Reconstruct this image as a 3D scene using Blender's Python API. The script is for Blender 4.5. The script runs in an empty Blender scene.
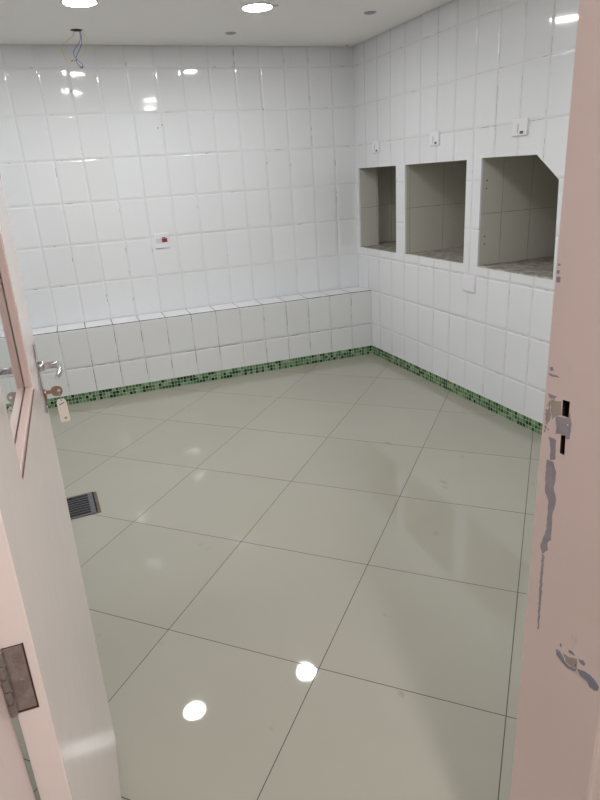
import bpy, bmesh, math, random
from mathutils import Vector, Matrix
random.seed(4)
PI = math.pi
sc = bpy.context.scene
COL = sc.collection

# ------------------------------------------------------------------ helpers
def link_mesh(name, bm, mat, parent=None, loc=(0, 0, 0), rotz=0.0, smooth=False):
    bmesh.ops.recalc_face_normals(bm, faces=bm.faces[:]) if bm.faces else None
    me = bpy.data.meshes.new(name)
    bm.to_mesh(me); bm.free()
    for mt in (mat if isinstance(mat, (list, tuple)) else [mat]):
        me.materials.append(mt)
    if smooth:
        for p in me.polygons: p.use_smooth = True
    o = bpy.data.objects.new(name, me)
    COL.objects.link(o)
    o.location = loc
    o.rotation_euler = (0, 0, rotz)
    if parent: o.parent = parent
    return o

def struct(o): o['kind'] = 'structure'; return o
def tag(o, label, cat, group=None):
    o['label'] = label; o['category'] = cat
    if group: o['group'] = group
    return o
def empty(name, loc=(0, 0, 0), rot=(0, 0, 0)):
    o = bpy.data.objects.new(name, None); COL.objects.link(o)
    o.location = loc; o.rotation_euler = rot; o.empty_display_size = .05
    return o

def add_box(bm, x0, x1, y0, y1, z0, z1, bev=0.0, seg=2):
    r = bmesh.ops.create_cube(bm, size=1.0)
    vs = r['verts']
    for v in vs:
        v.co = Vector(((x0+x1)/2 + v.co.x*(x1-x0), (y0+y1)/2 + v.co.y*(y1-y0), (z0+z1)/2 + v.co.z*(z1-z0)))
    if bev > 0:
        es = list({e for v in vs for e in v.link_edges})
        bmesh.ops.bevel(bm, geom=es, offset=bev, segments=seg, affect='EDGES', profile=.5)
    return bm
def box(*a, **k): return add_box(bmesh.new(), *a, **k)

def add_disc_cyl(bm, c, axis, r0, r1, h, n=32, bev=0):
    """cylinder / cone from point c along axis (unit vector) length h"""
    q = Vector((0, 0, 1)).rotation_difference(Vector(axis)).to_matrix().to_4x4()
    M = Matrix.Translation(Vector(c) + Vector(axis)*h/2) @ q
    r = bmesh.ops.create_cone(bm, cap_ends=True, segments=n, radius1=r0, radius2=r1, depth=h, matrix=M)
    if bev:
        es = [e for e in {e for v in r['verts'] for e in v.link_edges} if any(len(f.verts) > 4 for f in e.link_faces)]
        bmesh.ops.bevel(bm, geom=es, offset=bev, segments=2, affect='EDGES', profile=.5)
    return bm

def add_tube(bm, pts, rad, n=10):
    """round tube swept through pts (smoothed), rad number or list"""
    P = [Vector(p) for p in pts]
    # catmull-rom resample
    Q = []; RR = []
    rl = rad if isinstance(rad, (list, tuple)) else [rad]*len(P)
    for i in range(len(P)-1):
        p0 = P[max(i-1, 0)]; p1 = P[i]; p2 = P[i+1]; p3 = P[min(i+2, len(P)-1)]
        for k in range(6):
            t = k/6
            Q.append(.5*((2*p1)+(p2-p0)*t+(2*p0-5*p1+4*p2-p3)*t*t+(3*p1-p0-3*p2+p3)*t**3))
            RR.append(rl[i]*(1-t)+rl[i+1]*t)
    Q.append(P[-1]); RR.append(rl[-1])
    prev = None; rings = []
    for i, q in enumerate(Q):
        d = (Q[min(i+1, len(Q)-1)] - Q[max(i-1, 0)]).normalized()
        if prev is None:
            a = d.orthogonal().normalized()
        else:
            a = (prev - d*prev.dot(d)).normalized()
        prev = a; b = d.cross(a)
        rings.append([bm.verts.new(q + (a*math.cos(2*PI*k/n)+b*math.sin(2*PI*k/n))*RR[i]) for k in range(n)])
    for i in range(len(rings)-1):
        for k in range(n):
            bm.faces.new((rings[i][k], rings[i][(k+1) % n], rings[i+1][(k+1) % n], rings[i+1][k]))
    bm.faces.new(rings[0]); bm.faces.new(rings[-1])
    return bm

def holed_plate(outer, holes, to3, rim=None):
    """flat plate (2d loops mapped by to3(u,v,depth)) with holes; hole rims run back to depth 'rim'"""
    bm = bmesh.new(); edges = []; hv = []
    for L in [outer]+holes:
        vs = [bm.verts.new(to3(u, v, 0)) for u, v in L]
        for i in range(len(vs)):
            edges.append(bm.edges.new((vs[i], vs[(i+1) % len(vs)])))
        hv.append(vs)
    bmesh.ops.triangle_fill(bm, use_beauty=True, use_dissolve=False, edges=edges)
    if rim:
        for L, vs in zip(holes, hv[1:]):
            bs = [bm.verts.new(to3(u, v, rim)) for u, v in L]
            for i in range(len(vs)):
                j = (i+1) % len(vs)
                bm.faces.new((vs[i], vs[j], bs[j], bs[i]))
    return bm

def circle(cx, cy, r, n=32): return [(cx+r*math.cos(2*PI*i/n), cy+r*math.sin(2*PI*i/n)) for i in range(n)]

def slab_with_holes(outer, holes, to3, th):
    """solid plate: front, back, outer rim and hole rims"""
    bm = bmesh.new(); loops = []
    for d in (0, th):
        edges = []; ls = []
        for L in [outer]+holes:
            vs = [bm.verts.new(to3(u, v, d)) for u, v in L]
            for i in range(len(vs)): edges.append(bm.edges.new((vs[i], vs[(i+1) % len(vs)])))
            ls.append(vs)
        bmesh.ops.triangle_fill(bm, use_beauty=True, use_dissolve=False, edges=edges)
        loops.append(ls)
    for A, B in zip(*loops):
        for i in range(len(A)):
            j = (i+1) % len(A)
            bm.faces.new((A[i], A[j], B[j], B[i]))
    return bm

# ------------------------------------------------------------------ node helpers
class NT:
    def __init__(s, name):
        s.m = bpy.data.materials.new(name); s.m.use_nodes = True
        s.t = s.m.node_tree; s.t.nodes.clear()
        s.out = s.n('ShaderNodeOutputMaterial'); s.b = s.n('ShaderNodeBsdfPrincipled')
        s.t.links.new(s.b.outputs[0], s.out.inputs[0])
    def n(s, t, **k):
        x = s.t.nodes.new(t)
        for a, b in k.items(): setattr(x, a, b)
        return x
    def put(s, v, inp):
        if isinstance(v, bpy.types.NodeSocket): s.t.links.new(v, inp)
        else: inp.default_value = v
    def math(s, op, a, b=0.0, c=0.0, clamp=False):
        x = s.n('ShaderNodeMath', operation=op, use_clamp=clamp)
        s.put(a, x.inputs[0]); s.put(b, x.inputs[1]); s.put(c, x.inputs[2])
        return x.outputs[0]
    def smooth(s, v, a, b, c=0.0, d=1.0):
        x = s.n('ShaderNodeMapRange', interpolation_type='SMOOTHSTEP')
        s.put(v, x.inputs[0]); 
        for i, q in zip((1, 2, 3, 4), (a, b, c, d)): x.inputs[i].default_value = q
        return x.outputs[0]
    def noise(s, vec, scale, detail=2.0, rough=.5):
        x = s.n('ShaderNodeTexNoise'); s.put(vec, x.inputs['Vector'])
        x.inputs['Scale'].default_value = scale; x.inputs['Detail'].default_value = detail; x.inputs['Roughness'].default_value = rough
        return x.outputs[0]
    def mix(s, f, a, b):
        x = s.n('ShaderNodeMix', data_type='RGBA')
        s.put(f, x.inputs[0])
        for v, i in ((a, 6), (b, 7)):
            if isinstance(v, tuple): v = (v+(1,))[:4]
            s.put(v, x.inputs[i])
        return x.outputs[2]
    def comb(s, a, b, c=0.0):
        x = s.n('ShaderNodeCombineXYZ'); s.put(a, x.inputs[0]); s.put(b, x.inputs[1]); s.put(c, x.inputs[2]); return x.outputs[0]
    def white(s, vec):
        x = s.n('ShaderNodeTexWhiteNoise'); s.put(vec, x.inputs['Vector'])
        y = s.n('ShaderNodeSeparateXYZ'); s.put(x.outputs['Color'], y.inputs[0]); return y.outputs
    def obj(s):
        x = s.n('ShaderNodeTexCoord'); y = s.n('ShaderNodeSeparateXYZ'); s.put(x.outputs['Object'], y.inputs[0])
        return x.outputs['Object'], y.outputs
    def bump(s, h, dist=1.0, strength=1.0, normal=None):
        x = s.n('ShaderNodeBump'); s.put(h, x.inputs['Height']); x.inputs['Distance'].default_value = dist; x.inputs['Strength'].default_value = strength
        if normal is not None: s.put(normal, x.inputs['Normal'])
        return x.outputs[0]
    def set(s, **k):
        for a, b in k.items():
            a = a.replace('_', ' ')
            if isinstance(b, tuple) and len(b) == 3: b = b+(1,)
            s.put(b, s.b.inputs[a])

def simple(name, col, rough=.5, metal=0.0, **k):
    s = NT(name); s.set(Base_Color=col, Roughness=rough, Metallic=metal, **k); return s.m

def tile_mat(name, au, av, su, sv, ou, ov, col, grout, gw=.003, pw=.013, ph=.0027, tilt=.012, rough=.06,
             dirt=.0, dirtcol=(.03, .03, .028), vary=.03, wav=.00012, gap_fade=1.0):
    s = NT(name); O, xyz = s.obj()
    U = s.math('DIVIDE', s.math('SUBTRACT', xyz[au], ou), su)
    V = s.math('DIVIDE', s.math('SUBTRACT', xyz[av], ov), sv)
    fu = s.math('FRACT', U); fv = s.math('FRACT', V)
    du = s.math('MULTIPLY', s.math('MINIMUM', fu, s.math('SUBTRACT', 1.0, fu)), su)
    dv = s.math('MULTIPLY', s.math('MINIMUM', fv, s.math('SUBTRACT', 1.0, fv)), sv)
    d = s.math('MINIMUM', du, dv)
    tile = s.smooth(d, gw*.35, gw*.65)
    cell = s.comb(s.math('FLOOR', U), s.math('FLOOR', V), 3.7)
    w = s.white(cell)
    # pillow edges
    h1 = s.math('MULTIPLY', s.smooth(du, gw*.4, gw*.4+pw), s.smooth(dv, gw*.4, gw*.4+pw))
    h = s.math('MULTIPLY', h1, ph)
    tu = s.math('MULTIPLY', s.math('MULTIPLY', s.math('SUBTRACT', w[0], .5), tilt*su), s.math('SUBTRACT', fu, .5))
    tv = s.math('MULTIPLY', s.math('MULTIPLY', s.math('SUBTRACT', w[1], .5), tilt*sv), s.math('SUBTRACT', fv, .5))
    h = s.math('ADD', h, s.math('ADD', tu, tv))
    h = s.math('ADD', h, s.math('MULTIPLY', s.noise(s.comb(s.math('MULTIPLY', U, .7), s.math('MULTIPLY', V, 2.2), w[2]), 3.0, 1.5), wav))
    c = s.mix(w[2], tuple(col), tuple(x*(1-vary) for x in col))
    g = grout
    if dirt > 0:
        nz = s.noise(s.comb(s.math('MULTIPLY', U, 1.3), s.math('MULTIPLY', V, 1.3), 9.1), 1.7, 3.0, .6)
        g = s.mix(s.smooth(nz, .62-dirt*.3, .74-dirt*.3), tuple(grout), tuple(dirtcol))
    s.set(Base_Color=s.mix(tile, g, c), Roughness=s.math('MULTIPLY_ADD', tile, rough-.6, .6))
    s.set(Normal=s.bump(h), Specular_IOR_Level=.5)
    return s.m

# ------------------------------------------------------------------ constants of the room
UA = 0.02993                       # the right wall is 1.7 degrees off square
H = 2.485                          # ceiling height
TH, TZ0 = .2959, .276              # wall tile rows
BD, BH = .2326, .5719              # ledge depth and height
XL = -4.0                          # left wall
JA = math.radians(4.47)            # door wall is a little off square
JO = Vector((-1.757, -4.30, 0))    # room-side corner of the right door jamb

WHITE = (.84, .848, .86)
GR = (.66, .665, .67)
m_back = tile_mat('white_wall_tile_back', 0, 2, .2, TH, .0114, TZ0, WHITE, (.74, .745, .75), gw=.004, dirt=.12, dirtcol=(.22, .21, .2))
m_right = tile_mat('white_wall_tile_right', 0, 2, .2, TH, .178, TZ0, WHITE, (.64, .64, .63), gw=.0026, dirt=.28, dirtcol=(.20, .19, .17))
m_front = tile_mat('white_wall_tile_front', 0, 2, .2, TH, .0, TZ0, WHITE, GR)
m_left = tile_mat('white_wall_tile_left', 1, 2, .2, TH, .0, TZ0, WHITE, GR)
m_ledge = tile_mat('white_ledge_tile', 0, 2, .2, TH, .0114, TZ0, (.79, .795, .79), (.58, .58, .56), gw=.0035, dirt=.45, dirtcol=(.12, .11, .09), rough=.09)
m_ledge_top = tile_mat('white_ledge_top_tile', 0, 1, .2, .60, .0114, -BD-.0006, (.86, .86, .87), (.22, .21, .19), gw=.007, pw=.006, ph=.0008, dirt=.75, dirtcol=(.06, .055, .05), rough=.12)
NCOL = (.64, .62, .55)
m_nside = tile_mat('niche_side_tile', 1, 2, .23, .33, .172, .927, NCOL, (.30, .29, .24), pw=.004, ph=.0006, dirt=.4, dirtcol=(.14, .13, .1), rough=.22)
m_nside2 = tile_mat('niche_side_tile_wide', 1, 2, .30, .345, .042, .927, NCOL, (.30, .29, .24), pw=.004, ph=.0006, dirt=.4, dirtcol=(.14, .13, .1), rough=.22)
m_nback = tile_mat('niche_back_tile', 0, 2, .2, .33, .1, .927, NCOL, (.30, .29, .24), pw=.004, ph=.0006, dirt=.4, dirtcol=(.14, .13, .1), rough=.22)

def floor_mat():
    s = NT('polished_porcelain_floor'); O, xyz = s.obj()
    gx, gy, ga, gs = -2.7387, -2.6726, -.7406, .5988
    x = s.math('SUBTRACT', xyz[0], gx); y = s.math('SUBTRACT', xyz[1], gy)
    U = s.math('DIVIDE', s.math('ADD', s.math('MULTIPLY', x, math.cos(ga)), s.math('MULTIPLY', y, math.sin(ga))), gs)
    V = s.math('DIVIDE', s.math('SUBTRACT', s.math('MULTIPLY', y, math.cos(ga)), s.math('MULTIPLY', x, math.sin(ga))), gs)
    fu = s.math('FRACT', U); fv = s.math('FRACT', V)
    d = s.math('MULTIPLY', s.math('MINIMUM', s.math('MINIMUM', fu, s.math('SUBTRACT', 1.0, fu)), s.math('MINIMUM', fv, s.math('SUBTRACT', 1.0, fv))), gs)
    tile = s.smooth(d, .0009, .0018)
    w = s.white(s.comb(s.math('FLOOR', U), s.math('FLOOR', V), 1.3))
    base = s.mix(w[0], (.405, .388, .325), (.385, .37, .308))
    cloud = s.noise(O, 1.6, 4.0, .6)
    base = s.mix(s.smooth(cloud, .35, .7, 0.0, .35), base, (.365, .35, .29))
    # sparse dried smears with a shape of their own
    st = s.noise(s.comb(s.math('MULTIPLY', x, 1.0), s.math('MULTIPLY', y, .8), 4.0), 7.0, 3.0, .6)
    base = s.mix(s.smooth(st, .67, .75, 0.0, .30), base, (.22, .2, .15))
    s.set(Base_Color=s.mix(tile, (.045, .04, .03), base))
    sm = s.noise(O, 3.0, 3.0, .55)
    r = s.smooth(sm, .3, .75, .022, .06)
    s.set(Roughness=s.math('ADD', s.math('MULTIPLY', tile, s.math('SUBTRACT', r, .6)), .6), IOR=1.5)
    tu = s.math('MULTIPLY', s.math('MULTIPLY', s.math('SUBTRACT', w[1], .5), .003), fu)
    h = s.math('ADD', s.math('MULTIPLY', tile, .0006), tu)
    h = s.math('ADD', h, s.math('MULTIPLY', s.noise(O, 4.0, 1.0), .00005))
    s.set(Normal=s.bump(h))
    return s.m
m_floor = floor_mat()

def mosaic_mat():
    s = NT('green_glass_mosaic'); O, xyz = s.obj(); q = .0256
    U = s.math('DIVIDE', xyz[0], q); V = s.math('DIVIDE', s.math('ADD', xyz[2], .0005), q)
    fu = s.math('FRACT', U); fv = s.math('FRACT', V)
    d = s.math('MULTIPLY', s.math('MINIMUM', s.math('MINIMUM', fu, s.math('SUBTRACT', 1.0, fu)), s.math('MINIMUM', fv, s.math('SUBTRACT', 1.0, fv))), q)
    chip = s.smooth(d, .0007, .0013)
    w = s.white(s.comb(s.math('FLOOR', U), s.math('FLOOR', V), 7.3))
    r = s.n('ShaderNodeValToRGB'); s.put(w[0], r.inputs[0]); r.color_ramp.interpolation = 'CONSTANT'
    e = r.color_ramp.elements
    cols = [(0, (.16, .27, .13)), (.24, (.10, .20, .08)), (.44, (.04, .12, .04)), (.62, (.24, .36, .20)), (.76, (.006, .022, .012)), (.92, (.018, .06, .022))]
    e[0].position = 0; e[0].color = cols[0][1]+(1,); e[1].position = cols[1][0]; e[1].color = cols[1][1]+(1,)
    for p, c in cols[2:]:
        k = e.new(p); k.color = c+(1,)
    s.set(Base_Color=s.mix(chip, (.60, .66, .53), r.outputs[0]), Roughness=s.math('MULTIPLY_ADD', chip, -.45, .6))
    s.set(Normal=s.bump(s.math('MULTIPLY', chip, .0008)))
    return s.m
m_mosaic = mosaic_mat()

def paint_mat(name, col, col2, rough=.22, coat=.0, mott=.4):
    s = NT(name); O, xyz = s.obj()
    a = s.noise(O, 3.5, 4.0, .6)
    c = s.mix(s.smooth(a, .35, .7, 0, mott), col, col2)
    st = s.noise(s.comb(s.math('MULTIPLY', xyz[0], 9), s.math('MULTIPLY', xyz[1], 9), s.math('MULTIPLY', xyz[2], 2.5)), 4.0, 4.0, .65)
    c = s.mix(s.smooth(st, .64, .75, 0, .25), c, tuple(x*.6 for x in col2))
    b = s.noise(s.comb(s.math('MULTIPLY', xyz[0], 60), s.math('MULTIPLY', xyz[1], 60), s.math('MULTIPLY', xyz[2], 7)), 3.0, 3.0)
    b2 = s.noise(O, 9, 2)
    h = s.math('ADD', s.math('MULTIPLY', b, .00007), s.math('MULTIPLY', b2, .0005))
    s.set(Base_Color=c, Roughness=rough, Normal=s.bump(h))
    return s.m
m_leaf = paint_mat('pale_pink_gloss_paint', (.84, .745, .71), (.80, .70, .665), rough=.18)
m_frame = paint_mat('pink_frame_paint', (.78, .645, .60), (.73, .595, .55), rough=.36)
m_corr = simple('corridor_paint', (.75, .71, .68), .6)
def ceil_mat():
    s = NT('ceiling_paint'); O, xyz = s.obj()
    s.set(Base_Color=s.mix(s.smooth(s.noise(O, 1.2, 3), .3, .7), (.92, .89, .86), (.90, .87, .84)), Roughness=.75)
    s.set(Normal=s.bump(s.math('MULTIPLY', s.noise(O, 60, 2), .0003)))
    return s.m
m_ceil = ceil_mat()
def conc_mat(name, a, b, rough=.8):
    s = NT(name); O, xyz = s.obj()
    n = s.noise(O, 14, 5, .7); n2 = s.noise(O, 55, 3, .6)
    s.set(Base_Color=s.mix(s.smooth(n, .38, .62), a, b), Roughness=rough)
    s.set(Normal=s.bump(s.math('ADD', s.math('MULTIPLY', n, .004), s.math('MULTIPLY', n2, .001))))
    return s.m
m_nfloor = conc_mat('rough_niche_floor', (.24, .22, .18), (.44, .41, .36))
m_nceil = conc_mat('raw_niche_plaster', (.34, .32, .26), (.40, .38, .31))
m_edge = conc_mat('cut_tile_edge', (.30, .27, .22), (.55, .52, .46))
m_plastic = simple('white_socket_plastic', (.84, .83, .86), .3)
m_plastic_dk = simple('dark_socket_plastic', (.11, .10, .13), .4)
m_plastic_gr = simple('grey_socket_plastic', (.55, .55, .57), .4)
m_red = simple('dark_red_rocker', (.33, .012, .02), .3)
m_pale = simple('pale_rocker', (.72, .72, .70), .3)
m_chrome = simple('chrome', (.60, .60, .63), .14, 1.0)
m_brass = simple('key_metal', (.42, .28, .21), .32, 1.0)
m_steel = simple('brushed_steel', (.42, .41, .40), .35, 1.0)
def hinge_mat():
    s = NT('tarnished_hinge_steel'); O, xyz = s.obj()
    a = s.noise(O, 45, 4, .7)
    s.set(Base_Color=s.mix(s.smooth(a, .35, .65), (.44, .39, .37), (.33, .28, .265)), Metallic=.85, Roughness=.42)
    s.set(Normal=s.bump(s.math('MULTIPLY', a, .0004)))
    return s.m
m_hinge = hinge_mat()
m_rust = simple('rust', (.075, .035, .025), .8)
m_dark = simple('dark_void', (.012, .011, .010), .9)
m_chip = conc_mat('exposed_grey_undercoat', (.36, .335, .37), (.30, .28, .32), .6)
m_chip_tan = conc_mat('exposed_tan_filler', (.42, .36, .30), (.36, .30, .25), .7)
m_chip_blue = conc_mat('exposed_blue_grey_undercoat', (.27, .28, .35), (.23, .24, .31), .6)
m_tag = simple('cream_plastic_tag', (.74, .70, .60), .5)
m_ink = simple('blue_ink', (.10, .13, .28), .6)
m_stain = simple('brown_smudge', (.38, .27, .16), .7)
m_bead = paint_mat('pink_bead_paint', (.70, .53, .48), (.62, .46, .41), rough=.35)
m_crack = simple('brown_gap', (.16, .09, .07), .8)
m_wy = simple('yellow_wire', (.72, .62, .16), .45)
m_wb = simple('blue_wire', (.10, .11, .42), .45)
m_tape = simple('black_tape', (.02, .02, .022), .5)
m_lamp_frame = simple('white_lamp_frame', (.82, .82, .82), .4)
def emit(name, col, st):
    s = NT(name); s.set(Base_Color=(.9, .9, .9), Emission_Color=col, Emission_Strength=st, Roughness=.4); return s.m
m_led = emit('led_diffuser', (.975, .985, 1), 113.0)
m_led_w = emit('corridor_fill_diffuser', (1, .94, .92), 225.0)  # glow of the added corridor light
def glass_mat():
    s = NT('window_glass')
    s.set(Base_Color=(.95, .98, .965), Roughness=.0, IOR=1.5, Transmission_Weight=1.0)
    return s.m
m_glass = glass_mat()
def grate_mat():
    s = NT('cast_grate_metal'); O, _ = s.obj(); a = s.noise(O, 60, 3)
    s.set(Base_Color=s.mix(a, (.09, .09, .10), (.17, .17, .18)), Metallic=.3, Roughness=.5); return s.m
m_grate = grate_mat()
m_grout_br = conc_mat('brown_grout', (.17, .13, .085), (.12, .09, .06))

# ------------------------------------------------------------------ the room
struct(link_mesh('floor', box(XL-.1, 1.2, -6.6, .1, -.08, 0), m_floor))
hx, hy = -2.113, -.447
bm = slab_with_holes([(XL-.05, -6.55), (.9, -6.55), (.9, -1.0), (-.012, -.012), (XL-.05, -.012)],
                     [circle(hx, hy, .036, 28)], lambda u, v, d: Vector((u, v, H+d)), .03)
# right edge follows the slanted wall
for v in bm.verts:
    if abs(v.co.x-.9) < 1e-6 and v.co.y > -2: v.co.x = math.tan(UA)*1.0-.012
    elif abs(v.co.x-.9) < 1e-6: v.co.x = math.tan(UA)*6.55-.012
ceiling = struct(link_mesh('ceiling', bm, m_ceil))
link_mesh('ceiling_light_seal', box(XL-.1, .6, -6.6, .1, H+.16, H+.18), m_dark, ceiling)  # unseen dark lid added to keep stray light out above the ceiling

struct(link_mesh('wall_back', box(XL-.1, .012, 0, .1, 0, H+.16), m_back))
struct(link_mesh('wall_left', box(XL-.1, XL, -6.6, 0, 0, H+.16), m_left))

# right wall, local x runs from the far corner towards the door, local y into the wall
RWROT = -(PI/2-UA)
n1 = [(.046, .931), (.655, .931), (.655, 1.577), (.046, 1.577)]
n2 = [(.787, .937), (1.518, .937), (1.518, 1.581), (.787, 1.578)]
n3 = [(1.664, .937), (2.320, .932), (2.303, 1.452), (2.129, 1.582), (1.664, 1.586)]
bm = holed_plate([(-.1, 0), (6.7, 0), (6.7, H+.16), (-.1, H+.16)], [n1, n2, n3], lambda u, v, d: Vector((u, d, v)), rim=.012)
wr = struct(link_mesh('wall_right', bm, m_right, rotz=RWROT))
def quad(name, pts, mat, th, parent=wr):
    """thin solid panel: quad pts, thickened outwards by vector th"""
    bm = bmesh.new(); a = [bm.verts.new(Vector(p)) for p in pts]; b = [bm.verts.new(Vector(p)+Vector(th)) for p in pts]
    bm.faces.new(a); bm.faces.new(b)
    for i in range(len(a)):
        j = (i+1) % len(a); bm.faces.new((a[i], a[j], b[j], b[i]))
    return link_mesh(name, bm, mat, parent)
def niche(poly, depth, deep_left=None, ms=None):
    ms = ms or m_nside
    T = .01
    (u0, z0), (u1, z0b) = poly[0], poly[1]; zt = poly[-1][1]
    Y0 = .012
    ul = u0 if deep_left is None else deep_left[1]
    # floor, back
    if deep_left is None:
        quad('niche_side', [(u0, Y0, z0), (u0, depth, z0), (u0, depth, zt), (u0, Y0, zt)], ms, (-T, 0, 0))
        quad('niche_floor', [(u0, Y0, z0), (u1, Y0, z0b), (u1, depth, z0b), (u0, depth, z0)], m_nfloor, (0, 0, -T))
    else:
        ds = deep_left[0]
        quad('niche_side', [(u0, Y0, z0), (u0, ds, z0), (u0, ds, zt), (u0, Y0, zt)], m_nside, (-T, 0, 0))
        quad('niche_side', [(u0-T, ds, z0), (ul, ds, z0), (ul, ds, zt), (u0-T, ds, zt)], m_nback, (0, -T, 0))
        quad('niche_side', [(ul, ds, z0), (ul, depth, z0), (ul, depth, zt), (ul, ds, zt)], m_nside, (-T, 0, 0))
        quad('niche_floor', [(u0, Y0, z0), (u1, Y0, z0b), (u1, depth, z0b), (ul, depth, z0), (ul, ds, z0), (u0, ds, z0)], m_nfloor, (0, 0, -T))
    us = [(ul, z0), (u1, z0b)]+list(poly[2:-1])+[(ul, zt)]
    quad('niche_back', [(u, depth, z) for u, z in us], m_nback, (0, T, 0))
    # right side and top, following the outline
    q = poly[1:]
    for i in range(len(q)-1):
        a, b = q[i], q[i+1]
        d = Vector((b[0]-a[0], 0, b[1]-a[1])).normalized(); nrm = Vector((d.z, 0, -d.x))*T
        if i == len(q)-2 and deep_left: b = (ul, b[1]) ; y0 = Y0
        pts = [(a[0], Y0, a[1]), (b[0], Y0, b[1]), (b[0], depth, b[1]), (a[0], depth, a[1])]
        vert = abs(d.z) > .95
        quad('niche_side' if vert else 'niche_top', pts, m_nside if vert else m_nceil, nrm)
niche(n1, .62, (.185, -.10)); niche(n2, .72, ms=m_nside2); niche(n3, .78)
# raw cut edge along the lower lip of each opening
for P in (n1, n2, n3):
    (a, b), (c, d) = P[0], P[1]
    link_mesh('niche_lip', box(a, c, -.0015, .012, min(b, d)-.0005, max(b, d)+.0035), m_edge, wr)
for (y, z) in ((.0470, 1.4547), (.0468, 1.4067), (.0482, 1.1176), (.0478, 1.0703)):
    bm = bmesh.new(); add_disc_cyl(bm, (1.664, y, z), (1, 0, 0), .0048, .004, .0012, 12)
    link_mesh('screw_hole', bm, m_dark, wr)

# ledge along the back wall
bm = box(XL+.002, .0075, -BD, -.002, .001, BH)
for v in bm.verts:
    if v.co.x > -1: v.co.x = -math.tan(UA)*v.co.y - .0008
ledge = link_mesh('tiled_ledge', bm, m_ledge)
tag(ledge, 'low white tiled ledge running along the foot of the back wall', 'ledge')
bm = box(XL+.002, .0075, -BD-.0008, -.002, BH, BH+.004)
for v in bm.verts:
    if v.co.x > -1: v.co.x = -math.tan(UA)*v.co.y - .0008
link_mesh('top_tiles', bm, m_ledge_top, ledge)
# mosaic strips
struct(link_mesh('baseboard_back', box(XL, .001, -BD-.0035, -BD, 0, .0765), m_mosaic))
struct(link_mesh('baseboard_right', box(BD+.003, 4.6, -.0035, 0, 0, .0765), m_mosaic, rotz=RWROT))

# ------------------------------------------------------------------ door wall (local x along it, y into the room)
def jl(o): o.location = JO; o.rotation_euler = (0, 0, JA); return o
OPEN_W = .795; DT = .165
struct(jl(link_mesh('wall_front', holed_plate([(-2.35, 0), (1.95, 0), (1.95, H+.16), (-2.35, H+.16)],
       [[(-OPEN_W-.03, 0.0005), (.03, 0.0005), (.03, 2.15), (-OPEN_W-.03, 2.15)]], lambda u, v, d: Vector((u, -d, v)), rim=.16), m_front)))
struct(jl(link_mesh('wall_corridor', holed_plate([(-2.35, 0), (1.95, 0), (1.95, H+.16), (-2.35, H+.16)],
       [[(-OPEN_W-.03, 0.0005), (.03, 0.0005), (.03, 2.15), (-OPEN_W-.03, 2.15)]], lambda u, v, d: Vector((u, -.16, v))), m_corr)))
struct(link_mesh('wall_hall', box(XL, .5, -6.5, -6.4, 0, H+.1), m_corr))

# door frame: right jamb (with the two strike slots), left jamb, head
def jam(u, v, d): return Vector((d, u, v))
hU = [(-.0454, 1.2043), (-.0333, 1.2036), (-.0321, 1.2282), (-.0451, 1.2290)]
hL = [(-.0449, 1.1437), (-.0362, 1.1436), (-.0352, 1.1730), (-.0435, 1.1752)]
bm = bmesh.new()
r = .006
prof = [(0, .002), (0, -DT+r), (r*.3, -DT+r*.3), (r, -DT), (.075, -DT), (.075, -.16)]
frame = struct(jl(empty('trim_1')))
front = holed_plate([(.001, 0), (-DT+r, 0), (-DT+r, 2.12), (.001, 2.12)], [hU, hL], jam, rim=.022)
front_o = link_mesh('right_jamb', front, [m_frame, simple('slot_shade', (.035, .018, .014), .9)], frame)
for p in front_o.data.polygons:
    if abs(p.normal.x) < .5: p.material_index = 1      # inside of the strike slots, coloured dark to stand for shade
bm = bmesh.new()
pr = [(0, -DT+r), (r*.3, -DT+r*.3), (r, -DT), (.072, -DT), (.075, -DT+.003), (.075, -.16), (.03, -.16), (.03, .001), (0, .001)]
for z in (0, 2.19): pass
A = [bm.verts.new((x, y, 0)) for x, y in pr]; B = [bm.verts.new((x, y, 2.12)) for x, y in pr]
for i in range(len(pr)-1): bm.faces.new((A[i], A[i+1], B[i+1], B[i]))
link_mesh('architrave', bm, m_frame, frame)
bm = box(.022, .024, -.06, -.02, 1.13, 1.24)
link_mesh('slot_shade_backing', bm, m_dark, frame)  # dark sheet behind the slots, stands in for their shade
bm = box(-OPEN_W-.03, -OPEN_W+.0045, -DT, .001, 0, 2.12, bev=.003)
link_mesh('left_jamb', bm, m_frame, frame)
link_mesh('head_jamb', box(-OPEN_W-.03, .03, -DT, .001, 2.12, 2.15, bev=.002), m_frame, frame)
link_mesh('architrave', box(-OPEN_W-.075, -OPEN_W-.0301, -DT, -.16, 0, 2.19, bev=.002), m_frame, frame)

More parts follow.
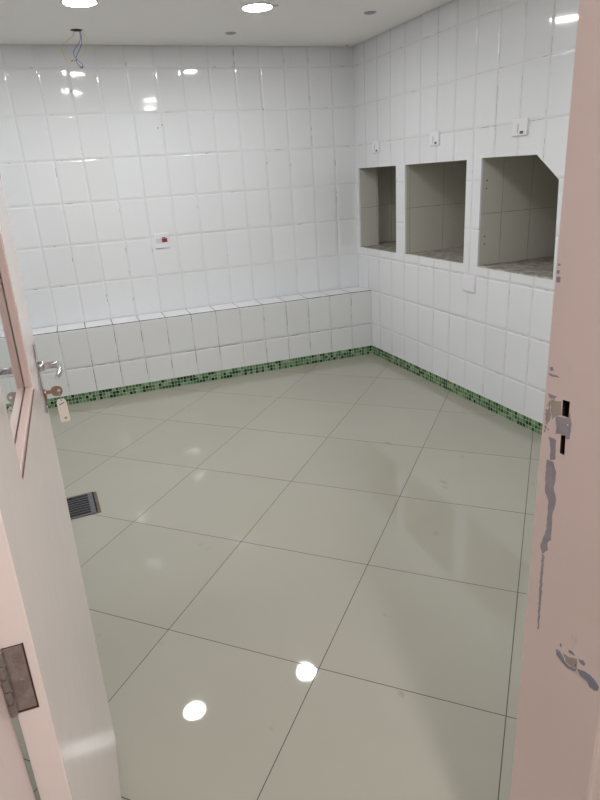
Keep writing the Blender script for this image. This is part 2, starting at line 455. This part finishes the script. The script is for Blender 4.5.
chips = {
 'A': [(-.0222, 1.1987), (-.0335, 1.2016), (-.0459, 1.2035), (-.0474, 1.2132), (-.0514, 1.1989), (-.0514, 1.1727), (-.0453, 1.1698), (-.0446, 1.1761), (-.0340, 1.1745), (-.0252, 1.1714), (-.0264, 1.182)],
 'C': [(-.0044, 1.2301), (-.0139, 1.23), (-.021, 1.2302), (-.019, 1.2267), (-.0087, 1.2235)],
 'D': [(-.0035, 1.2712), (-.0092, 1.2726), (-.011, 1.2673), (-.0041, 1.2655)],
 'D2': [(-.0022, 1.2611), (-.0174, 1.2619), (-.0246, 1.2595), (-.0132, 1.2582), (-.0037, 1.2586)],
 'E': [(-.0048, 1.203), (-.0117, 1.2073), (-.0122, 1.1913), (-.0074, 1.1793), (-.0042, 1.1864)],
 'F': [(-.0129, 1.1626), (-.0275, 1.1619), (-.0277, 1.1495), (-.0288, 1.129), (-.0194, 1.1251), (-.0184, 1.1458)],
 'G': [(-.0135, 1.1240), (-.0261, 1.1245), (-.0274, 1.1226), (-.0338, 1.1084), (-.0315, 1.0829), (-.0384, 1.0643), (-.0342, 1.0354), (-.0366, .9908), (-.0298, .9822), (-.0322, .9694), (-.0221, .9561), (-.0164, .9696), (-.025, 1.0028), (-.0247, 1.053), (-.0152, 1.0708), (-.0132, 1.1138)],
 'H': [(-.0211, .9555), (-.0261, .9555), (-.0272, .9078), (-.0286, .8684), (-.0297, .8093), (-.0265, .8053), (-.0230, .8829), (-.0221, .9045)],
 'N': [(-.0015, 1.4217), (-.0061, 1.4216), (-.0057, 1.4185), (-.0019, 1.4188)],
 'O': [(-.001, 1.4126), (-.0056, 1.4125), (-.0054, 1.4077), (-.0015, 1.4078)],
 'P': [(-.0013, 1.4035), (-.0082, 1.4038), (-.0075, 1.3958), (-.0014, 1.3956)]}
tan = {'B': [(-.0102, 1.2209), (-.0297, 1.2251), (-.0328, 1.2045), (-.0215, 1.1984), (-.0168, 1.1929), (-.0123, 1.2075)],
 'Tan': [(-.0821, .8002), (-.0941, .8019), (-.109, .8103), (-.1105, .803), (-.1112, .7918), (-.0962, .7875), (-.0890, .7885)]}
blue = {'I': [(-.068, .7969), (-.0761, .7993), (-.0815, .7953), (-.0867, .7874), (-.0962, .785), (-.1095, .7902), (-.1100, .7862), (-.1046, .7818), (-.0928, .779), (-.0844, .7812), (-.0757, .7843), (-.07, .788)],
 'J': [(-.1112, .7918), (-.1221, .7981), (-.1349, .8013), (-.1445, .7987), (-.1527, .7921), (-.1512, .7827), (-.1454, .7783), (-.137, .7778), (-.1294, .7852), (-.1179, .7853)],
 'K': [(-.0917, .8142), (-.0982, .8176), (-.1045, .8147), (-.1031, .8124), (-.0931, .8103)],
 'L': [(-.1116, .8125), (-.1197, .8173), (-.1249, .8137), (-.1228, .8078), (-.1151, .8074)],
 'M': [(-.0743, .8145), (-.0779, .8154), (-.0781, .8083), (-.075, .8089)]}
def chip(poly, mat, hts=.0004):
    # wobbly outline, so the flaked paint edge is irregular
    P = []
    rnd = random.Random(len(poly)*7+int(abs(poly[0][1])*1e4))
    for i in range(len(poly)):
        a = Vector(poly[i]); b = Vector(poly[(i+1) % len(poly)])
        k = max(1, int((b-a).length/.004))
        for j in range(k):
            q = a.lerp(b, j/k)
            if j: q = q+Vector((rnd.uniform(-.0009, .0009), rnd.uniform(-.0009, .0009)))
            P.append(q)
    bm = bmesh.new()
    vs = [bm.verts.new((-hts, p.x, p.y)) for p in P]; bs = [bm.verts.new((.001, p.x, p.y)) for p in P]
    es = [bm.edges.new((vs[i], vs[(i+1) % len(vs)])) for i in range(len(vs))]
    bmesh.ops.triangle_fill(bm, use_beauty=True, use_dissolve=False, edges=es)
    for i in range(len(vs)):
        j = (i+1) % len(vs); bm.faces.new((vs[i], vs[j], bs[j], bs[i]))
    link_mesh('chipped_paint', bm, mat, frame)
for v in chips.values(): chip(v, m_chip)
for v in tan.values(): chip(v, m_chip_tan, .0003)
fr = random.Random(11)
for k in range(22):       # little flakes along the worn edge beside the strike
    a0 = -fr.uniform(.0025, .017); z0 = fr.uniform(1.165, 1.228); rr = fr.uniform(.0010, .0026)
    chip([(a0+rr*fr.uniform(.5, 1.2)*math.cos(t*PI/3), z0+rr*fr.uniform(.6, 1.9)*math.sin(t*PI/3)) for t in range(6)], m_chip if fr.random() < .65 else m_chip_tan, .0005)
for v in blue.values(): chip(v, m_chip_blue)
bm = bmesh.new(); add_disc_cyl(bm, (0, -.1085, .7975), (-1, 0, 0), .0013, .001, .0008, 10); link_mesh('nail_hole', bm, m_dark, frame)
bm = bmesh.new(); add_disc_cyl(bm, (0, -.0455, 1.1930), (-1, 0, 0), .0016, .0012, .0008, 10); link_mesh('screw', bm, m_tag, frame)

# ------------------------------------------------------------------ door leaf
LEAN = math.atan(.015)
door = struct(empty('door_1', (-2.5205, -4.358, 0), (0, LEAN, 0)))
LT, LW, LH = .034, .858, 2.10
wy0, wy1, wz0, wz1 = .2035, .618, 1.1955, 1.93
leaf = link_mesh('door_leaf', slab_with_holes([(0, .012), (LW, .012), (LW, LH), (0, LH)],
        [[(wy0, wz0), (wy1, wz0), (wy1, wz1), (wy0, wz1)]], lambda u, v, d: Vector((-d, u, v)), LT), m_leaf, door)
mod = leaf.modifiers.new('bevel', 'BEVEL'); mod.width = .0012; mod.segments = 3; mod.limit_method = 'ANGLE'
link_mesh('glass_pane', box(-.019, -.0155, wy0, wy1, wz0, wz1), m_glass, door)
# glazing beads on both faces of the pane, a dark joint between bead and leaf
for sx, x0, x1 in ((0, -.0150, -.0015), (1, -.0325, -.0195)):
    bm = bmesh.new(); g = .0012; t = .009
    add_box(bm, x0, x1, wy0+g, wy1-g, wz0+g, wz0+t, bev=.0015)
    add_box(bm, x0, x1, wy0+g, wy1-g, wz1-t, wz1-g, bev=.0015)
    add_box(bm, x0, x1, wy0+g, wy0+t, wz0+t, wz1-t, bev=.0015)
    add_box(bm, x0, x1, wy1-t, wy1-g, wz0+t, wz1-t, bev=.0015)
    link_mesh('glazing_bead', bm, m_bead, door)
bm = box(-.0014, .0003, wy0-.0005, wy1, wz0-.0004, wz0+.0012)
link_mesh('bead_joint', bm, m_crack, door)

# hinge on the hinge edge of the leaf
bm = bmesh.new()
add_box(bm, -.0360, -.0112, -.0018, 0, 1.002, 1.090, bev=.0006)
hp = link_mesh('hinge', bm, m_hinge, door)
bm = bmesh.new()
for z in (1.0725, 1.046, 1.019):
    add_disc_cyl(bm, (-.0190-(z-1.0)*.02, -.0017, z-.004), (0, -1, 0), .0034, .0030, .0008, 16)
link_mesh('hinge_screw', bm, m_hinge, hp)
bm = bmesh.new()
add_box(bm, -.0112, -.0096, -.0014, 0, 1.0002, 1.0915); add_box(bm, -.0325, -.0096, -.0012, 0, .9985, 1.002); add_box(bm, -.0325, -.0112, -.0012, 0, 1.090, 1.0908)
link_mesh('rust_edge', bm, m_rust, hp)
bm = bmesh.new()
for k in range(5):
    z = 1.001+k*.0182
    add_disc_cyl(bm, (-.0355, -.0050, z), (0, 0, 1), .0046, .0046, .0168, 20, bev=.0008)
link_mesh('hinge_barrel', bm, m_hinge, hp, smooth=False)

# lock furniture, both sides
LZ, LY = 1.196, .79
bm = box(0, .0042, LY-.021, LY+.021, 1.092, 1.252, bev=.0018); esc = link_mesh('escutcheon', bm, m_chrome, door)
for z in (1.245, 1.099):
    bm = bmesh.new(); add_disc_cyl(bm, (.0042, LY, z), (1, 0, 0), .0036, .0030, .0014, 14); link_mesh('screw', bm, m_steel, esc)
bm = bmesh.new(); add_disc_cyl(bm, (.0042, LY, 1.134), (1, 0, 0), .0085, .0080, .004, 24, bev=.001); add_box(bm, .004, .008, LY-.0045, LY+.0045, 1.114, 1.134, bev=.002)
link_mesh('lock_cylinder', bm, m_brass, door)
def lever(s, x0):
    bm = bmesh.new()
    add_disc_cyl(bm, (x0, LY, LZ), (s, 0, 0), .012, .0105, .010, 24, bev=.001)
    add_box(bm, *sorted((x0+s*.008, x0+s*.040)), LY-.0075, LY+.0075, LZ-.007, LZ+.007, bev=.002)
    # grip, running back towards the hinge side with a gentle wave
    pts = [(x0+s*.034, LY+.006, LZ+.001), (x0+s*.040, LY-.002, LZ+.001), (x0+s*.0425, LY-.030, LZ+.001), (x0+s*.0425, LY-.060, LZ-.001), (x0+s*.039, LY-.085, LZ-.003), (x0+s*.036, LY-.098, LZ-.003)]
    add_tube(bm, pts, [.0055, .0065, .0060, .0058, .0055, .004], 14)
    o = link_mesh('lever_handle', bm, m_chrome, door, smooth=False)
    for p in o.data.polygons:
        if len(p.vertices) == 4: p.use_smooth = True
    return o
lever(1, .0042); lever(-1, -LT-.0042)
link_mesh('escutcheon', box(-LT-.0042, -LT, LY-.021, LY+.021, 1.092, 1.252, bev=.0018), m_chrome, door)
link_mesh('lock_faceplate', box(-.026, -.008, LW-.0002, LW+.0015, 1.08, 1.26, bev=.0005), m_steel, door)

# key in the cylinder, with its tag (hangs from the door, so a thing of its own)
key = empty('key', (-2.5205+.015*1.134+.0060, -4.358+LY, 1.134))
tag(key, 'brown metal key standing in the lock below the chrome lever', 'key')
bm = bmesh.new(); add_box(bm, -.004, .014, -.0010, .0010, -.0042, .0042, bev=.0004)
link_mesh('key_blade', bm, m_brass, key)
# bow: rounded plate with a hole
out = [(.0125, -.006), (.016, -.0105), (.024, -.0125), (.032, -.0105), (.0365, -.004), (.0365, .004), (.032, .0105), (.024, .0125), (.016, .0105), (.0125, .006)]
bm = slab_with_holes(out, [circle(.029, 0, .0036, 14)], lambda u, v, d: Vector((u, d-.0011, v)), .0022)
link_mesh('key_bow', bm, m_brass, key)
tg = empty('key_tag', (-2.5205+.015*1.134+.0060+.0290, -4.358+LY, 1.132))
tag(tg, 'cream plastic key tag with blue marking hanging from the key in the door', 'key tag')
bm = bmesh.new()
R_ = .0095
add_tube(bm, [(0+.0006*math.sin(a*2), -.0015+R_*.55*math.sin(a), -.0095+R_*math.cos(a)) for a in [i*2*PI/12 for i in range(13)]], .0009, 8)
link_mesh('ring', bm, m_steel, tg)
c, s_ = math.cos(.02), math.sin(.02)
def T(u, v, d): return Vector((c*u - s_*v, d-.003, s_*u + c*v - .0185))
out = [(-.006, 0), (.006, 0), (.0105, -.006), (.0105, -.052), (.008, -.055), (-.008, -.055), (-.0105, -.052), (-.0105, -.006)]
bm = slab_with_holes(out, [circle(0, -.0035, .0018, 12)], lambda u, v, d: T(u, v, d), .0028)
# swing slightly so that it leans to the right
link_mesh('tag_plate', bm, m_tag, tg)
bm = bmesh.new()
vs = [bm.verts.new(T(u, v, -.0003)) for u, v in ((-.006, -.0115), (.0055, -.0075), (.0065, -.0095), (-.0055, -.0135))]; bm.faces.new(vs)
vs2 = [bm.verts.new(T(u, v, .0002)) for u, v in ((-.006, -.0115), (.0055, -.0075), (.0065, -.0095), (-.0055, -.0135))]
for i in range(4): bm.faces.new((vs[i], vs[(i+1) % 4], vs2[(i+1) % 4], vs2[i]))
link_mesh('ink_mark', bm, m_ink, tg)
bm = bmesh.new(); add_disc_cyl(bm, T(.0015, -.046, .0002), (0, -1, 0), .0032, .0030, .0005, 9); link_mesh('smudge', bm, m_stain, tg)

# ------------------------------------------------------------------ ceiling fittings
def downlight(x, y, label, mat=m_led, R0=.098, group=None):
    e = empty('ceiling_light', (x, y, H)); tag(e, label, 'ceiling light', group)
    bm = bmesh.new(); n = 48
    prof = [(R0, 0), (R0, -.003), (R0-.004, -.007), (R0-.010, -.008), (R0-.013, -.0055)]
    rings = [[bm.verts.new((r*math.cos(2*PI*k/n), r*math.sin(2*PI*k/n), z)) for k in range(n)] for r, z in prof]
    for a, b in zip(rings, rings[1:]):
        for k in range(n): bm.faces.new((a[k], a[(k+1) % n], b[(k+1) % n], b[k]))
    link_mesh('frame', bm, m_lamp_frame, e, smooth=True)
    bm = bmesh.new(); add_disc_cyl(bm, (0, 0, -.0058), (0, 0, 1), R0-.0125, R0-.0125, .0048, n)
    link_mesh('diffuser', bm, mat, e)
    return e
G = 'round led ceiling lights of the tiled room'
downlight(-2.113, -1.097, 'round white led ceiling light nearest the hole with dangling wires', group=G)
dl = downlight(-1.127, -1.088, 'round white led ceiling light with a small spring clip at its rim', group=G)
bm = box(.090, .110, -.052, -.040, -.006, 0, bev=.001); link_mesh('spring_clip', bm, m_steel, dl)
for x, y, t in ((-2.113, -2.19, 'led ceiling light in the middle of the room, above the door leaf side'),
                (-1.22, -2.95, 'led ceiling light in the row by the door, right column'),
                (-1.127, -3.85, 'added led ceiling light just inside the doorway'),  # unseen light added to brighten the lower right wall
                (-3.10, -1.097, 'led ceiling light over the far left corner')):
    downlight(x, y, t, group=G)
downlight(-2.0, -5.35, 'warm fill light added unseen in the corridor behind the doorway', mat=m_led_w, R0=.12)  # unseen lamp added behind the camera to brighten the door frame

def cap(x, y, r, label):
    e = link_mesh('ceiling_fitting', add_disc_cyl(bmesh.new(), (0, 0, -.004), (0, 0, 1), r-.003, r, .004, 28), m_cap, loc=(x, y, H))  # plain grey disc on the ceiling, purpose unknown
    link_mesh('lens', add_disc_cyl(bmesh.new(), (0, 0, -.0055), (0, 0, 1), r*.55, r*.6, .0016, 24), m_cap2, e)  # darker disc at the middle of the grey cap
    tag(e, label, 'spotlight')
m_cap = simple('grey_cap', (.40, .39, .385), .5); m_cap2 = simple('grey_cap_center', (.33, .32, .32), .5)
cap(-1.115, -.422, .038, 'small grey round fitting behind the right lamp, near the back wall')
cap(-.366, -1.026, .040, 'small grey round fitting on the ceiling close to the right wall')
m_stn = simple('ceiling_stain', (.52, .47, .40), .8)
bm = bmesh.new(); add_disc_cyl(bm, (-.075, -.05, H-.0006), (0, 0, 1), .016, .016, .0006, 11)
link_mesh('stain', bm, m_stn, ceiling)

# hole for a missing lamp with four loose wires
ring = bmesh.new(); n = 40
pr = [(.037, -.0012), (.0355, -.0012), (.0350, 0), (.0350, .03)]
rings = [[ring.verts.new((hx+r*math.cos(2*PI*k/n), hy+r*math.sin(2*PI*k/n), H+z)) for k in range(n)] for r, z in pr]
for a, b in zip(rings, rings[1:]):
    for k in range(n): ring.faces.new((a[k], a[(k+1) % n], b[(k+1) % n], b[k]))
link_mesh('lamp_hole_edge', ring, simple('raw_plaster_edge', (.20, .18, .16), .9), ceiling)
wires = empty('loose_wires', (hx, hy, H)); tag(wires, 'loose blue and yellow wires dangling from the hole in the ceiling', 'wires')
def wire(name, P, mat, y0=0, amp=.01, r=.0016):
    bm = bmesh.new()
    pts = [((x-hx), y0+amp*math.sin(i*1.9), z-H) for i, (x, z) in enumerate(P)]
    pts = [(pts[0][0]*.6, pts[0][1]*.6, .10)] + pts
    add_tube(bm, pts, r, 8); link_mesh(name, bm, mat, wires, smooth=True)
wire('yellow_wire', [(-2.130, 2.485), (-2.140, 2.454), (-2.202, 2.409), (-2.217, 2.368), (-2.2025, 2.327), (-2.1845, 2.302), (-2.170, 2.312)], m_wy, .004)
wire('yellow_wire', [(-2.0855, 2.485), (-2.0727, 2.465), (-2.0624, 2.417), (-2.0785, 2.3685), (-2.135, 2.327), (-2.165, 2.315)], m_wy, -.006)
wire('blue_wire', [(-2.0955, 2.485), (-2.101, 2.430), (-2.150, 2.368), (-2.1426, 2.327), (-2.110, 2.299), (-2.1176, 2.276)], m_wb, .006, r=.0018)
wire('blue_wire', [(-2.0900, 2.485), (-2.096, 2.410), (-2.1413, 2.334), (-2.140, 2.299), (-2.1176, 2.276)], m_wb, -.004, r=.0018)
bm = bmesh.new(); add_tube(bm, [(-2.176-hx, .0, 2.313-H), (-2.160-hx, .002, 2.318-H), (-2.143-hx, .004, 2.3175-H)], .0028, 8); link_mesh('tape', bm, m_tape, wires)
bm = bmesh.new(); add_tube(bm, [(-2.127-hx, .0, 2.281-H), (-2.1176-hx, .0, 2.275-H), (-2.109-hx, .0, 2.285-H)], .0028, 8); link_mesh('tape', bm, m_tape, wires)

# ------------------------------------------------------------------ electrical plates
sw = empty('wall_switch', (-1.705, 0, 1.137), (0, math.radians(-2.0), 0))
tag(sw, 'square white plate with a red and a pale rocker on the back wall', 'switch')
link_mesh('plate', box(-.059, .059, -.010, 0, -.058, .058, bev=.004), m_plastic, sw)
link_mesh('pale_rocker', box(-.041, -.001, -.0135, -.009, -.013, .014, bev=.001), m_pale, sw)
link_mesh('red_rocker', box(.001, .041, -.0145, -.009, -.013, .014, bev=.001), m_red, sw)
link_mesh('indicator', box(.004, .030, -.0125, -.009, .0165, .0245, bev=.0008), simple('brown_indicator', (.20, .13, .12), .4), sw)
link_mesh('rocker_surround', box(-.043, .043, -.0108, -.009, -.0155, .0165, bev=.0005), m_plastic_gr, sw)

def rwpos(t, z, off=0.0):
    w = Vector((math.sin(UA), -math.cos(UA), 0)); n = Vector((math.cos(UA), math.sin(UA), 0))
    p = w*t - n*off; return (p.x, p.y, z)
def socket(t, z, wd, ht, label, kind='socket'):
    s = empty('wall_socket', rwpos(t, z), (0, 0, RWROT)); tag(s, label, 'socket', 'sockets above the niches')
    link_mesh('plate', box(-wd/2, wd/2, -.013, 0, -ht/2, ht/2, bev=.004), m_plastic, s)
    # rotary-style mark: a narrow vertical opening and a small dark rocker
    bm = bmesh.new()
    add_box(bm, -.017, -.006, -.0150, -.009, -.012, .012, bev=.002)
    add_box(bm, -.014, -.008, -.0150, -.009, .010, .022, bev=.001)
    add_box(bm, -.018, -.010, -.0150, -.009, -.026, -.012, bev=.001)
    link_mesh('toggle', bm, m_plastic_gr, s)
    link_mesh('rocker', box(.006, .032, -.0150, -.009, -.033, -.019, bev=.001), m_plastic_dk, s)
    return s
socket(.366, 1.724, .110, .086, 'small white socket on the right wall above the narrow far niche')
socket(1.172, 1.728, .108, .086, 'white socket on the right wall above the middle niche')
socket(1.994, 1.729, .120, .086, 'white socket on the right wall above the niche with the cut corner')
bp = empty('blank_plate', rwpos(1.597, .817), (0, 0, RWROT)); tag(bp, 'blank white cover plate on the right wall below the niches', 'cover plate')
link_mesh('plate', box(-.063, .063, -.010, 0, -.0575, .0575, bev=.003), simple('blank_plate_plastic', (.80, .79, .83), .4), bp)
link_mesh('cover_rim', box(-.055, .055, -.0116, -.009, -.050, .050, bev=.002), m_plastic, bp)

# screw holes of removed fittings in the back wall tiles
wb = bpy.data.objects['wall_back']
for x, z in ((-2.2256, 2.2063), (-2.1896, 2.2026), (-1.6196, 1.9461), (-1.5872, 1.9656)):
    bm = bmesh.new(); add_disc_cyl(bm, (x, 0, z), (0, -1, 0), .0050, .0042, .0012, 10); link_mesh('screw_hole', bm, m_stain, wb)

# ------------------------------------------------------------------ floor drain
dr = empty('floor_drain', (-2.510, -1.938, 0), (0, 0, .055)); tag(dr, 'rectangular slotted metal drain grate in the floor beside the door leaf', 'drain')
x0, x1, y0, y1 = -.33, .008, -.122, .122
bm = bmesh.new()
add_box(bm, x0, x1, y0, y0+.014, .0005, .006, bev=.0008); add_box(bm, x0, x1, y1-.014, y1, .0005, .006, bev=.0008)
add_box(bm, x1-.030, x1, y0+.014, y1-.014, .0005, .006, bev=.0008); add_box(bm, x0, x0+.03, y0+.014, y1-.014, .0005, .006, bev=.0008)
link_mesh('frame', bm, m_grate, dr)
link_mesh('pit', box(x0+.03, x1-.03, y0+.014, y1-.014, .0003, .0010), m_dark, dr)
bm = bmesh.new(); N = 8; stp = (y1-y0-.028)/N
for i in range(1, N):
    yy = y0+.014+i*stp
    add_box(bm, x0+.03, x1-.03, yy-.0035, yy+.0035, .001, .0055, bev=.0006)
link_mesh('grate_bars', bm, m_grate, dr)
for yy in (y0+.022, y1-.022):
    bm = bmesh.new(); add_disc_cyl(bm, (x1-.115, yy, .004), (0, 0, 1), .009, .008, .003, 16); link_mesh('screw', bm, m_dark, dr)
link_mesh('grout_strip', box(x1, x1+.018, y0, y1, .0002, .0025), m_grout_br, dr)
link_mesh('end_gap', box(x1-.006, x1+.002, y0+.004, y1-.004, .0055, .0066), m_dark, dr)


# ------------------------------------------------------------------ world, camera, view
w = bpy.data.worlds.new('World'); sc.world = w; w.use_nodes = True
w.node_tree.nodes['Background'].inputs[0].default_value = (.05, .05, .05, 1)
w.node_tree.nodes['Background'].inputs[1].default_value = 1
cam = bpy.data.cameras.new('Camera'); co = bpy.data.objects.new('Camera', cam); COL.objects.link(co)
cam.sensor_fit = 'VERTICAL'; cam.sensor_height = 36; cam.sensor_width = 27; cam.lens = 27.1468; cam.clip_start = .01
r_ = Vector((0.93395290, -0.35232379, -0.05999929)); u_ = Vector((0.17622700, 0.30793175, 0.93494496)); f_ = Vector((0.31092767, 0.88376806, -0.34968272))
M = Matrix((r_, u_, -f_)).transposed().to_4x4(); M.translation = Vector((-2.3872130, -4.9758576, 1.5591186))
co.matrix_world = M
sc.camera = co
sc.view_settings.view_transform = 'Standard'; sc.view_settings.look = 'None'
sc.view_settings.gamma = 1; sc.view_settings.use_curve_mapping = False
sc.view_settings.exposure = 0.0
